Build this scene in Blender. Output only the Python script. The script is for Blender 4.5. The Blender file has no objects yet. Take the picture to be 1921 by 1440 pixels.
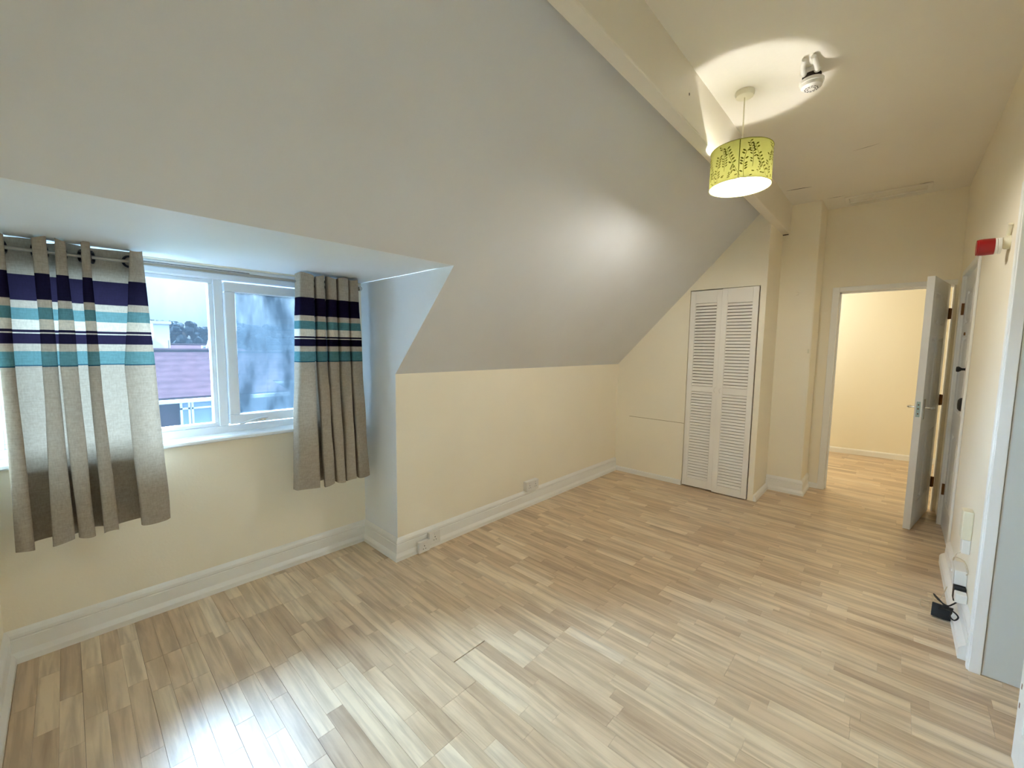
import bpy, bmesh, math, random
from mathutils import Vector, Matrix, noise
random.seed(7)
sc = bpy.context.scene
COL = sc.collection
PI = math.pi

# ------------------------------------------------------------ camera
F, YAW, PITCH, ROLL, EYE = 775.858, 0.748094, -0.0904066, 0.0125274, 1.415
fwd = Vector((-math.sin(YAW) * math.cos(PITCH), math.cos(YAW) * math.cos(PITCH), math.sin(PITCH)))
rgt0 = Vector((math.cos(YAW), math.sin(YAW), 0)); up0 = rgt0.cross(fwd)
rgt = rgt0 * math.cos(ROLL) + up0 * math.sin(ROLL)
upv = -rgt0 * math.sin(ROLL) + up0 * math.cos(ROLL)
cam = bpy.data.cameras.new('camera'); cam_o = bpy.data.objects.new('camera', cam); COL.objects.link(cam_o)
cam.sensor_fit = 'HORIZONTAL'; cam.sensor_width = 36.0; cam.lens = F / 1921 * 36.0
cam.clip_start = 0.02; cam.clip_end = 400
R = Matrix((rgt, upv, -fwd)).transposed().to_4x4(); R.translation = Vector((0, 0, EYE))
cam_o.matrix_world = R
sc.camera = cam_o

# ------------------------------------------------------------ world: pale overcast sky, a little brighter overhead
w = bpy.data.worlds.new('sky'); sc.world = w; w.use_nodes = True
nt = w.node_tree; nt.nodes.clear()
wo = nt.nodes.new('ShaderNodeOutputWorld'); bg = nt.nodes.new('ShaderNodeBackground')
tc = nt.nodes.new('ShaderNodeTexCoord'); sp = nt.nodes.new('ShaderNodeSeparateXYZ')
rp = nt.nodes.new('ShaderNodeValToRGB')
SKY = 1.0
rp.color_ramp.elements[0].position = 0.0; rp.color_ramp.elements[0].color = (0.62, 0.84, 1.0, 1)
rp.color_ramp.elements[1].position = 1.0; rp.color_ramp.elements[1].color = (0.62, 0.80, 1.0, 1)
mr = nt.nodes.new('ShaderNodeMapRange'); mr.inputs[1].default_value = 0.0; mr.inputs[2].default_value = 1.0
mr.inputs[3].default_value = 0.34 * SKY; mr.inputs[4].default_value = 7.0 * SKY
nt.links.new(tc.outputs['Generated'], sp.inputs[0]); nt.links.new(sp.outputs[2], rp.inputs[0])
nt.links.new(sp.outputs[2], mr.inputs[0]); nt.links.new(mr.outputs[0], bg.inputs[1])
nt.links.new(rp.outputs[0], bg.inputs[0]); nt.links.new(bg.outputs[0], wo.inputs[0])

# ------------------------------------------------------------ colour management, bounces
sc.view_settings.view_transform = 'Standard'; sc.view_settings.look = 'None'
sc.view_settings.gamma = 1.0; sc.view_settings.use_curve_mapping = False
sc.view_settings.exposure = 1.28
sc.cycles.max_bounces = 16; sc.cycles.diffuse_bounces = 10; sc.cycles.glossy_bounces = 4
sc.cycles.transmission_bounces = 8; sc.cycles.transparent_max_bounces = 12

# ------------------------------------------------------------ lamps of the place (main ones)
def lamp(name, kind, loc, energy, color, size=0.05, rot=None, sy=None):
    l = bpy.data.lights.new(name, kind); l.energy = energy; l.color = color
    if kind == 'AREA':
        l.size = size
        if sy: l.shape = 'RECTANGLE'; l.size_y = sy
    else: l.shadow_soft_size = size
    o = bpy.data.objects.new(name, l); o.location = loc
    if rot: o.rotation_euler = rot
    COL.objects.link(o); return o
BULB_POWER = 14.0
lamp('hall_light', 'POINT', (-1.15, 6.2, 2.15), 11.5, (0.90, 0.96, 1.0), 0.12)
lamp('side_room_light', 'POINT', (1.6, 1.2, 1.9), 4.5, (0.90, 0.95, 1.0), 0.3)
sun = bpy.data.lights.new('overcast_sun', 'SUN'); sun.energy = 165.0; sun.angle = math.radians(115); sun.color = (0.54, 0.76, 1.0)
sun_o = bpy.data.objects.new('overcast_sun', sun); COL.objects.link(sun_o)
sun_o.rotation_euler = Vector((1.0, 0.02, -1.0)).to_track_quat('-Z', 'Y').to_euler()

# ------------------------------------------------------------ materials
MATS = {}
def s2l(c):
    return tuple(((x / 255) / 12.92 if x / 255 <= 0.04045 else ((x / 255 + 0.055) / 1.055) ** 2.4) for x in c) + (1,)
def mat(name, rgb, rough=0.5, metal=0.0, spec=0.5, var=0.0, vscale=3.0, bump=0.0, bscale=60.0):
    if name in MATS: return MATS[name]
    m = bpy.data.materials.new(name); m.use_nodes = True; n = m.node_tree.nodes; L = m.node_tree.links
    b = n['Principled BSDF']; c = s2l(rgb)
    b.inputs['Base Color'].default_value = c; b.inputs['Roughness'].default_value = rough
    b.inputs['Metallic'].default_value = metal; b.inputs['Specular IOR Level'].default_value = spec
    geo = n.new('ShaderNodeNewGeometry')
    if var:
        t = n.new('ShaderNodeTexNoise'); t.inputs['Scale'].default_value = vscale; t.inputs['Detail'].default_value = 4
        L.new(geo.outputs['Position'], t.inputs['Vector'])
        r = n.new('ShaderNodeValToRGB'); r.color_ramp.elements[0].position = 0.3; r.color_ramp.elements[1].position = 0.7
        r.color_ramp.elements[0].color = tuple(x * (1 - var) for x in c[:3]) + (1,)
        r.color_ramp.elements[1].color = c
        L.new(t.outputs[0], r.inputs[0]); L.new(r.outputs[0], b.inputs['Base Color'])
    if bump:
        t = n.new('ShaderNodeTexNoise'); t.inputs['Scale'].default_value = bscale; t.inputs['Detail'].default_value = 3
        L.new(geo.outputs['Position'], t.inputs['Vector'])
        bp = n.new('ShaderNodeBump'); bp.inputs['Strength'].default_value = bump; bp.inputs['Distance'].default_value = 0.002
        L.new(t.outputs[0], bp.inputs['Height']); L.new(bp.outputs[0], b.inputs['Normal'])
    MATS[name] = m; return m

M_CREAM = mat('cream_paint', (244, 236, 216), 0.55, var=0.04, vscale=1.5, bump=0.25, bscale=90)
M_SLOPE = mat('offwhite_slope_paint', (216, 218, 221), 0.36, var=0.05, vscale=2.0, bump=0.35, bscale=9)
M_CEIL = mat('offwhite_ceiling_paint', (236, 231, 220), 0.6, var=0.04, vscale=1.5, bump=0.25, bscale=40)
M_DORM = mat('white_dormer_paint', (236, 240, 243), 0.5, var=0.03, bump=0.2, bscale=30)
M_TRIM = mat('white_gloss_trim', (238, 237, 232), 0.32, var=0.02, bump=0.1, bscale=40)
M_BEAM = mat('beam_paint', (232, 226, 212), 0.33, var=0.03, bump=0.25, bscale=14)
M_DOORW = mat('white_door_paint', (232, 232, 230), 0.35, bump=0.05, bscale=80)
M_GREYD = mat('grey_white_door_paint', (206, 209, 203), 0.4)
M_LOUV = mat('white_louvre_paint', (240, 236, 228), 0.4)
M_UPVC = mat('white_upvc', (226, 234, 242), 0.3)
M_SILL = mat('sill_paint', (232, 236, 238), 0.35)
M_PLAST = mat('white_plastic', (228, 226, 220), 0.35)
M_PLASTC = mat('cream_plastic', (226, 220, 196), 0.4)
M_BLACK = mat('black_plastic', (14, 14, 14), 0.6)
M_DARK = mat('dark_gap', (34, 22, 12), 0.9)
M_CRACK = mat('crack_shadow', (96, 74, 44), 0.9)
M_HAIR = mat('hairline', (150, 134, 92), 0.8)
M_CHROME = mat('chrome', (205, 205, 200), 0.18, metal=1.0)
M_STEEL = mat('brushed_steel_rod', (172, 170, 164), 0.35, metal=0.8)
M_RINGS = mat('dark_eyelet', (28, 32, 52), 0.3, metal=0.5)
M_RED = mat('red_plastic', (140, 8, 14), 0.35)
M_BRASS = mat('old_brass', (110, 70, 28), 0.4, metal=0.6)
M_PLATE = mat('lock_plate', (170, 190, 188), 0.3, metal=0.6)
M_CABLE = mat('white_cable', (205, 190, 160), 0.5)
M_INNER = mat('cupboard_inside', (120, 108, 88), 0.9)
M_HALLW = mat('hall_cream', (242, 235, 214), 0.6)

def wood_mat():
    m = bpy.data.materials.new('laminate_oak'); m.use_nodes = True; n = m.node_tree.nodes; L = m.node_tree.links
    b = n['Principled BSDF']
    at = n.new('ShaderNodeAttribute'); at.attribute_name = 'tone'
    sx = n.new('ShaderNodeSeparateColor'); L.new(at.outputs['Color'], sx.inputs[0])
    geo = n.new('ShaderNodeNewGeometry')
    sc_ = n.new('ShaderNodeVectorMath'); sc_.operation = 'SCALE'; sc_.inputs['Scale'].default_value = 37.0
    L.new(at.outputs['Color'], sc_.inputs[0])
    ad = n.new('ShaderNodeVectorMath'); L.new(geo.outputs['Position'], ad.inputs[0]); L.new(sc_.outputs[0], ad.inputs[1])
    mp = n.new('ShaderNodeVectorMath'); mp.operation = 'MULTIPLY'; mp.inputs[1].default_value = (2.2, 34.0, 1.0)
    L.new(ad.outputs[0], mp.inputs[0])
    t = n.new('ShaderNodeTexNoise'); t.inputs['Scale'].default_value = 1.0; t.inputs['Detail'].default_value = 5; t.inputs['Distortion'].default_value = 0.6
    L.new(mp.outputs[0], t.inputs['Vector'])
    mp2 = n.new('ShaderNodeVectorMath'); mp2.operation = 'MULTIPLY'; mp2.inputs[1].default_value = (5.0, 14.0, 1.0)
    L.new(ad.outputs[0], mp2.inputs[0])
    t2 = n.new('ShaderNodeTexNoise'); t2.inputs['Scale'].default_value = 1.0; t2.inputs['Detail'].default_value = 3
    L.new(mp2.outputs[0], t2.inputs['Vector'])
    tone = n.new('ShaderNodeValToRGB'); e = tone.color_ramp.elements
    e[0].position = 0.0; e[0].color = s2l((190, 164, 134)); e[1].position = 1.0; e[1].color = s2l((236, 218, 192))
    k = e.new(0.45); k.color = s2l((216, 191, 159)); k = e.new(0.75); k.color = s2l((224, 203, 172))
    L.new(sx.outputs[0], tone.inputs[0])
    g = n.new('ShaderNodeValToRGB'); e = g.color_ramp.elements
    e[0].position = 0.37; e[0].color = (0.70, 0.65, 0.60, 1); e[1].position = 0.60; e[1].color = (1.06, 1.05, 1.03, 1)
    L.new(t.outputs[0], g.inputs[0])
    mx = n.new('ShaderNodeMix'); mx.data_type = 'RGBA'; mx.blend_type = 'MULTIPLY'; mx.inputs[0].default_value = 0.8
    L.new(tone.outputs[0], mx.inputs[6]); L.new(g.outputs[0], mx.inputs[7])
    g2 = n.new('ShaderNodeValToRGB'); e = g2.color_ramp.elements
    e[0].position = 0.3; e[0].color = (0.86, 0.84, 0.82, 1); e[1].position = 0.55; e[1].color = (1, 1, 1, 1)
    L.new(t2.outputs[0], g2.inputs[0])
    mx2 = n.new('ShaderNodeMix'); mx2.data_type = 'RGBA'; mx2.blend_type = 'MULTIPLY'; mx2.inputs[0].default_value = 1.0
    L.new(mx.outputs[2], mx2.inputs[6]); L.new(g2.outputs[0], mx2.inputs[7])
    L.new(mx2.outputs[2], b.inputs['Base Color'])
    b.inputs['Roughness'].default_value = 0.24; b.inputs['Specular IOR Level'].default_value = 0.9
    rr = n.new('ShaderNodeMapRange'); rr.inputs[3].default_value = 0.24; rr.inputs[4].default_value = 0.40
    L.new(t.outputs[0], rr.inputs[0]); L.new(rr.outputs[0], b.inputs['Roughness'])
    bp = n.new('ShaderNodeBump'); bp.inputs['Strength'].default_value = 0.18; bp.inputs['Distance'].default_value = 0.0012
    mp3 = n.new('ShaderNodeVectorMath'); mp3.operation = 'MULTIPLY'; mp3.inputs[1].default_value = (70.0, 120.0, 1.0)
    L.new(ad.outputs[0], mp3.inputs[0])
    t3 = n.new('ShaderNodeTexNoise'); t3.inputs['Scale'].default_value = 1.0; t3.inputs['Detail'].default_value = 2
    L.new(mp3.outputs[0], t3.inputs['Vector'])
    L.new(t3.outputs[0], bp.inputs['Height']); L.new(bp.outputs[0], b.inputs['Normal'])
    return m
M_WOOD = wood_mat()

def curtain_mat():
    m = bpy.data.materials.new('striped_curtain_cloth'); m.use_nodes = True; n = m.node_tree.nodes; L = m.node_tree.links
    n.clear(); out = n.new('ShaderNodeOutputMaterial')
    geo = n.new('ShaderNodeNewGeometry'); sp = n.new('ShaderNodeSeparateXYZ'); L.new(geo.outputs['Position'], sp.inputs[0])
    mr = n.new('ShaderNodeMapRange'); mr.inputs[1].default_value = 0.5; mr.inputs[2].default_value = 1.85
    L.new(sp.outputs[2], mr.inputs[0])
    linen = s2l((166, 156, 142)); cream = s2l((212, 206, 192)); teal = s2l((80, 126, 134)); navy = s2l((24, 20, 42)); pale = s2l((180, 170, 156))
    bands = [(0.5, linen), (1.303, s2l((28, 66, 84))), (1.308, teal), (1.366, pale), (1.400, navy), (1.439, cream), (1.448, navy), (1.459, cream), (1.499, teal), (1.549, pale), (1.577, navy), (1.684, linen)]
    def ramp(vals):
        r = n.new('ShaderNodeValToRGB'); r.color_ramp.interpolation = 'CONSTANT'; e = r.color_ramp.elements
        for i, (z, c) in enumerate(vals):
            p = (z - 0.5) / 1.35
            if i < 2: k = e[i]; k.position = p
            else: k = e.new(p)
            k.color = c
        L.new(mr.outputs[0], r.inputs[0]); return r
    col = ramp(bands)
    # woven texture: fine slubs along the width and the drop
    def wv(v, s):
        q = n.new('ShaderNodeVectorMath'); q.operation = 'MULTIPLY'; q.inputs[1].default_value = v
        L.new(geo.outputs['Position'], q.inputs[0]); t = n.new('ShaderNodeTexNoise'); t.inputs['Scale'].default_value = s; t.inputs['Detail'].default_value = 3
        L.new(q.outputs[0], t.inputs['Vector']); return t
    ta = wv((30, 30, 260), 1.0); tb = wv((200, 200, 60), 1.0)
    am = n.new('ShaderNodeMath'); am.operation = 'ADD'; L.new(ta.outputs[0], am.inputs[0]); L.new(tb.outputs[0], am.inputs[1])
    wr = n.new('ShaderNodeMapRange'); wr.inputs[1].default_value = 0.7; wr.inputs[2].default_value = 1.3; wr.inputs[3].default_value = 0.80; wr.inputs[4].default_value = 1.08
    L.new(am.outputs[0], wr.inputs[0])
    mx = n.new('ShaderNodeMix'); mx.data_type = 'RGBA'; mx.blend_type = 'MULTIPLY'; mx.inputs[0].default_value = 1.0
    L.new(col.outputs[0], mx.inputs[6]); L.new(wr.outputs[0], mx.inputs[7])
    d = n.new('ShaderNodeBsdfDiffuse'); tr = n.new('ShaderNodeBsdfTranslucent')
    L.new(mx.outputs[2], d.inputs[0])
    tg = n.new('ShaderNodeGamma'); tg.inputs[1].default_value = 0.75; L.new(mx.outputs[2], tg.inputs[0]); tw = n.new('ShaderNodeMix'); tw.data_type = 'RGBA'; tw.blend_type = 'MULTIPLY'; tw.inputs[0].default_value = 1.0; tw.inputs[7].default_value = (1.06, 0.96, 0.82, 1); L.new(tg.outputs[0], tw.inputs[6]); L.new(tw.outputs[2], tr.inputs[0])
    ms = n.new('ShaderNodeMixShader'); ms.inputs[0].default_value = 0.06
    L.new(d.outputs[0], ms.inputs[1]); L.new(tr.outputs[0], ms.inputs[2])
    L.new(ms.outputs[0], out.inputs[0]); return m
M_CURT = curtain_mat()

def pane_mat(name, lo, hi, scale, streak, film):
    # film mixed into the glass: casement condensation, and painted overexposure haze on fixed pane
    m = bpy.data.materials.new(name); m.use_nodes = True; n = m.node_tree.nodes; L = m.node_tree.links
    n.clear(); out = n.new('ShaderNodeOutputMaterial')
    tr = n.new('ShaderNodeBsdfTransparent'); tr.inputs[0].default_value = (0.93, 0.97, 1.0, 1)
    tl = n.new('ShaderNodeBsdfTranslucent'); tl.inputs[0].default_value = film + (1,)
    gl = n.new('ShaderNodeBsdfGlossy'); gl.inputs['Roughness'].default_value = 0.03
    geo = n.new('ShaderNodeNewGeometry')
    q = n.new('ShaderNodeVectorMath'); q.operation = 'MULTIPLY'; q.inputs[1].default_value = streak; L.new(geo.outputs['Position'], q.inputs[0])
    t = n.new('ShaderNodeTexNoise'); t.inputs['Scale'].default_value = scale; t.inputs['Detail'].default_value = 5; L.new(q.outputs[0], t.inputs['Vector'])
    r = n.new('ShaderNodeMapRange'); r.inputs[1].default_value = 0.35; r.inputs[2].default_value = 0.65; r.inputs[3].default_value = lo; r.inputs[4].default_value = hi
    L.new(t.outputs[0], r.inputs[0])
    a = n.new('ShaderNodeMixShader'); L.new(r.outputs[0], a.inputs[0]); L.new(tr.outputs[0], a.inputs[1]); L.new(tl.outputs[0], a.inputs[2])
    fr = n.new('ShaderNodeFresnel'); fr.inputs[0].default_value = 1.3
    c = n.new('ShaderNodeMixShader'); L.new(fr.outputs[0], c.inputs[0]); L.new(a.outputs[0], c.inputs[1]); L.new(gl.outputs[0], c.inputs[2])
    L.new(c.outputs[0], out.inputs[0]); return m
M_GLASS = pane_mat('window_glass_painted_haze', 0.14, 0.22, 6.0, (1, 1, 0.5), (0.011, 0.0145, 0.018))  # no real mist: washed-out outdoor haze put into the film
M_GLASSC = pane_mat('window_glass_condensation', 0.45, 0.86, 5.0, (1, 2.2, 0.8), (0.015, 0.021, 0.026))

def shade_mat(name, rgb, tl, mixf):
    m = bpy.data.materials.new(name); m.use_nodes = True; n = m.node_tree.nodes; L = m.node_tree.links
    n.clear(); out = n.new('ShaderNodeOutputMaterial')
    d = n.new('ShaderNodeBsdfDiffuse'); d.inputs[0].default_value = s2l(rgb)
    t = n.new('ShaderNodeBsdfTranslucent'); t.inputs[0].default_value = s2l(tl)
    ms = n.new('ShaderNodeMixShader'); ms.inputs[0].default_value = mixf
    L.new(d.outputs[0], ms.inputs[1]); L.new(t.outputs[0], ms.inputs[2]); L.new(ms.outputs[0], out.inputs[0]); return m
M_SHADE = shade_mat('lime_shade_card', (162, 164, 84), (216, 208, 134), 0.28)
M_SHADEIN = shade_mat('white_shade_lining', (235, 238, 225), (235, 238, 225), 0.35)
M_LEAF = shade_mat('printed_leaf_ink', (112, 112, 50), (120, 112, 50), 0.35)

def emis(name, rgb, st):
    m = bpy.data.materials.new(name); m.use_nodes = True; n = m.node_tree.nodes; n.clear()
    e = n.new('ShaderNodeEmission'); e.inputs[0].default_value = rgb + (1,); e.inputs[1].default_value = st
    o = n.new('ShaderNodeOutputMaterial'); m.node_tree.links.new(e.outputs[0], o.inputs[0]); return m

# ------------------------------------------------------------ geometry helpers
WPOS = {}
def wpos(o):
    return WPOS.get(o.name, Vector((0, 0, 0)))
def tag(o, label=None, cat=None, group=None, kind=None):
    if label: o['label'] = label
    if cat: o['category'] = cat
    if group: o['group'] = group
    if kind: o['kind'] = kind
    return o
def empty(name, loc, label=None, cat=None, group=None, kind=None, parent=None):
    o = bpy.data.objects.new(name, None); COL.objects.link(o); o.empty_display_size = 0.05
    loc = Vector(loc); WPOS[o.name] = loc
    if parent: o.parent = parent; o.location = loc - wpos(parent)
    else: o.location = loc
    return tag(o, label, cat, group, kind)
class MB:
    def __init__(s, M=None): s.v = []; s.f = []; s.sm = []; s.M = M or Matrix()
    def add(s, vs, fs, smooth=False):
        b = len(s.v); s.v += [s.M @ Vector(p) for p in vs]
        s.f += [tuple(b + i for i in f) for f in fs]; s.sm += [smooth] * len(fs)
        return s
    def box(s, a, b):
        x0, y0, z0 = a; x1, y1, z1 = b
        return s.add([(x0,y0,z0),(x1,y0,z0),(x1,y1,z0),(x0,y1,z0),(x0,y0,z1),(x1,y0,z1),(x1,y1,z1),(x0,y1,z1)],
                     [(0,3,2,1),(4,5,6,7),(0,1,5,4),(1,2,6,5),(2,3,7,6),(3,0,4,7)])
    def prism(s, poly, ax, lo, hi, smooth=False):
        # poly: 2D points in the two remaining axes (in xyz order)
        n = len(poly)
        def P(p, t):
            q = list(p); q.insert(ax, t); return tuple(q)
        return s.add([P(p, lo) for p in poly] + [P(p, hi) for p in poly],
                     [tuple(range(n))[::-1], tuple(range(n, 2 * n))] + [(i, (i + 1) % n, n + (i + 1) % n, n + i) for i in range(n)], smooth)
    def tube(s, pts, r, n=8, caps=True):
        pts = [Vector(p) for p in pts]; vs = []; fs = []
        rs = r if isinstance(r, (list, tuple)) else [r] * len(pts)
        prev = None
        for i, p in enumerate(pts):
            d = (pts[min(i + 1, len(pts) - 1)] - pts[max(i - 1, 0)]).normalized()
            if prev is None:
                a = d.orthogonal().normalized()
            else:
                a = (prev - d * prev.dot(d))
                a = a.normalized() if a.length > 1e-6 else d.orthogonal().normalized()
            prev = a; b = d.cross(a)
            for k in range(n):
                t = 2 * PI * k / n; vs.append(tuple(p + (a * math.cos(t) + b * math.sin(t)) * rs[i]))
        for i in range(len(pts) - 1):
            for k in range(n): fs.append((i*n+k, i*n+(k+1)%n, (i+1)*n+(k+1)%n, (i+1)*n+k))
        s.add(vs, fs, True)
        if caps:
            b = len(s.v) - len(vs)
            s.f += [tuple(b + k for k in range(n))[::-1], tuple(b + (len(pts)-1)*n + k for k in range(n))]; s.sm += [False, False]
        return s
    def lathe(s, prof, c, axis='z', n=32, closed=False):
        c = Vector(c); vs = []; fs = []
        for r, h in prof:
            for k in range(n):
                t = 2 * PI * k / n; a, b = r * math.cos(t), r * math.sin(t)
                q = {'z': (a, b, h), 'x': (h, a, b), 'y': (b, h, a)}[axis]
                vs.append(tuple(c + Vector(q)))
        m = len(prof)
        for i in range(m - 1 + (1 if closed else 0)):
            j = (i + 1) % m
            for k in range(n): fs.append((i*n+k, i*n+(k+1)%n, j*n+(k+1)%n, j*n+k))
        return s.add(vs, fs, True)
    def torus(s, c, axis, R, r, n=24, m=8):
        return s.lathe([(R + r*math.cos(2*PI*i/m), r*math.sin(2*PI*i/m)) for i in range(m)], c, axis, n, True)
    def ball(s, c, r, n=16, sq=(1,1,1)):
        m = n // 2; vs = []; fs = []
        for i in range(m + 1):
            th = PI * i / m
            for k in range(n):
                ph = 2*PI*k/n; vs.append((c[0]+r*sq[0]*math.sin(th)*math.cos(ph), c[1]+r*sq[1]*math.sin(th)*math.sin(ph), c[2]+r*sq[2]*math.cos(th)))
        for i in range(m):
            for k in range(n): fs.append((i*n+k, (i+1)*n+k, (i+1)*n+(k+1)%n, i*n+(k+1)%n))
        return s.add(vs, fs, True)
    def build(s, name, material, parent=None, bevel=0, tone=None, **kw):
        lo = [min(p[i] for p in s.v) for i in range(3)]; hi = [max(p[i] for p in s.v) for i in range(3)]
        org = Vector(((lo[0]+hi[0])/2, (lo[1]+hi[1])/2, lo[2]))
        me = bpy.data.meshes.new(name); me.from_pydata([p - org for p in s.v], [], s.f)
        me.polygons.foreach_set('use_smooth', s.sm); 
        bm = bmesh.new(); bm.from_mesh(me); bmesh.ops.remove_doubles(bm, verts=bm.verts, dist=1e-6) if len(s.v) < 3000 and any(s.sm) else None
        bmesh.ops.recalc_face_normals(bm, faces=bm.faces); bm.to_mesh(me); bm.free()
        ms = material if isinstance(material, (list, tuple)) else [material]
        for m_ in ms: me.materials.append(m_)
        o = bpy.data.objects.new(name, me); COL.objects.link(o); WPOS[o.name] = org
        if parent: o.parent = parent; o.location = org - wpos(parent)
        else: o.location = org
        if tone is not None:
            a = me.color_attributes.new('tone', 'FLOAT_COLOR', 'CORNER')
            a.data.foreach_set('color', list(tone) * len(me.loops))
        if bevel:
            bv = o.modifiers.new('bevel', 'BEVEL'); bv.width = bevel; bv.segments = 2; bv.limit_method = 'ANGLE'; bv.harden_normals = False
        if any(s.sm):
            try: me.set_sharp_from_angle(angle=math.radians(40))
            except Exception: pass
        return tag(o, kw.get('label'), kw.get('cat'), kw.get('group'), kw.get('kind'))
def struct(name, mb, m, **kw):
    return mb.build(name, m, None, kind='structure', **kw)
def copyobj(o, delta, parent=None):
    c = o.copy(); COL.objects.link(c); c.location = o.location + Vector(delta)
    if parent: c.parent = parent
    WPOS[c.name] = wpos(o) + Vector(delta); return c
def smoothpts(pts, k=6):
    pts = [Vector(p) for p in pts]; out = []
    for i in range(len(pts) - 1):
        p0 = pts[max(i-1, 0)]; p1 = pts[i]; p2 = pts[i+1]; p3 = pts[min(i+2, len(pts)-1)]
        for j in range(k):
            t = j / k
            out.append(0.5*((2*p1)+(-p0+p2)*t+(2*p0-5*p1+4*p2-p3)*t*t+(-p0+3*p1-3*p2+p3)*t**3))
    out.append(pts[-1]); return out

# ------------------------------------------------------------ room dimensions
xW, yN, yD, xK, yF = -2.760, -0.255, 1.419, -2.330, 4.293
xC, yP, xP, yE, xR = -0.896, 4.813, -0.603, 5.192, 0.345
zC, zK, zD, SL = 2.790, 1.231, 1.837, 1.035
xs = lambda z: xK + (z - zK) / SL
T = 0.12
# ---- walls
# window wall with opening y -0.25..1.40, z 0.885..1.83
m = MB(); m.box((xW-0.2, yN-T, 0), (xW, yD+0.1, 0.872)); m.box((xW-0.2, 1.385, 0.872), (xW, yD+0.1, 1.95)); m.box((xW-0.2, yN-T, 1.832), (xW, yD+0.1, 1.95))
struct('wall_left', m, M_CREAM)
m = MB(); m.prism([(xW, 0), (xK-0.0008, 0), (xK-0.0008, zK+0.0004), (xs(zD)-0.0008, zD-0.0004), (xW, zD-0.0004)], 1, yD, yD+0.09)
struct('wall_dormer_cheek', m, M_DORM)
m = MB(); m.box((xK-T, yD+0.0015, 0), (xK, yF+0.1, zK)); struct('wall_knee', m, M_CREAM)
# slope slabs
m = MB()
xtop = -0.862; ztop_s = zK+(xtop-xK)*SL
for (ya, yb, za) in ((yD+0.0015, yF, zK), (yN, yD+0.0015, zD)):
    m.prism([(xs(za), za), (xtop, ztop_s), (xtop, ztop_s+T), (xs(za)-T*0.9, za+0.02)] if za == zD else [(xs(za), za), (xtop, ztop_s), (xtop-T, ztop_s+T), (xs(za)-T, za+0.0)], 1, ya, yb)
struct('ceiling_slope', m, M_SLOPE)
m = MB(); m.box((xW-0.2, yN-T, zD), (xs(zD)-0.004, yD, zD+0.06)); struct('ceiling_dormer', m, M_DORM)
m = MB(); m.box((xtop-0.15, yN-T, zC), (xR+0.2, yE+0.1, zC+T)); struct('ceiling', m, M_CEIL); CE = bpy.context.scene.objects['ceiling']
# cupboard wall: plane y=yF with the opening for louvre doors x -1.558..-0.940, z 0..1.992
m = MB()
ox0, ox1, oz = -1.560, -0.944, 1.992
m.prism([(xK-0.05, 0), (ox0, 0), (ox0, oz), (ox0, xs(0) and (zK + (ox0-xK)*SL)), (xK-0.05, zK-0.05*SL)], 1, yF, yF+0.09)
m.prism([(ox0, oz), (ox1, oz), (ox1, zK+(ox1-xK)*SL), (ox0, zK+(ox0-xK)*SL)], 1, yF, yF+0.09)
struct('wall_cupboard', m, M_CREAM)
m = MB(); m.prism([(ox1, 0), (xC, 0), (xC, zK+(xC-xK)*SL-0.001), (ox1, zK+(ox1-xK)*SL-0.001)], 1, yF+0.0005, yF+0.09); m.box((xC-0.05, yF+0.09, 0), (xC, yP, zC))
struct('wall_cupboard_side', m, M_CREAM)
# dark inside of the cupboard
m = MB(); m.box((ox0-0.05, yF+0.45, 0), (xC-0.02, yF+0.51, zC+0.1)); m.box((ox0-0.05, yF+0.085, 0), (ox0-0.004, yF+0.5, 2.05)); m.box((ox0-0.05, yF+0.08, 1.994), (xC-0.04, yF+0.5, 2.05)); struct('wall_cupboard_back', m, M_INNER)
m = MB(); m.box((xC-0.05, yP, -0.02), (xP, yE+0.05, zC+0.03)); struct('wall_pillar', m, M_CREAM, bevel=0.012)
# end wall with the hall doorway: opening x -0.455..0.31, z 0..1.985
dx0, dx1, dz = -0.457, 0.312, 1.985
m = MB(); m.box((xP-0.1, yE, 0), (dx0-0.012, yE+0.1, zC)); m.box((dx0-0.012, yE, dz+0.015), (dx1+0.012, yE+0.1, zC)); m.box((dx1+0.012, yE, 0), (xR+T, yE+0.1, zC))
struct('wall_end', m, M_CREAM)
# right wall: entry door opening y 3.985..4.815, doorway y 2.185..2.665
ey0, ey1, ez = 3.985, 4.815, 2.005
gy0, gy1, gz = 2.185, 2.668, 2.06
xN = 0.392
m = MB(); m.box((xR, gy1+0.012, 0), (xR+T, ey0-0.012, zC)); m.box((xR, ey1+0.012, 0), (xR+T, yE+0.1, zC)); m.box((xR, ey0-0.012, ez+0.012), (xR+T, ey1+0.012, zC))
m.box((xR+0.0, yN-T, gz+0.012), (xR+T, gy1+0.012, zC))
struct('wall_right', m, M_CREAM)
m = MB(); m.box((xN+0.012, yN-T, 0), (xN+T, gy0-0.012, gz+0.012)); struct('wall_right_near', m, M_CREAM)
m = MB(); m.box((xW-0.2, yN-T, 0), (xR+0.2, yN, zC)); struct('wall_near', m, M_CREAM)
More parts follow.
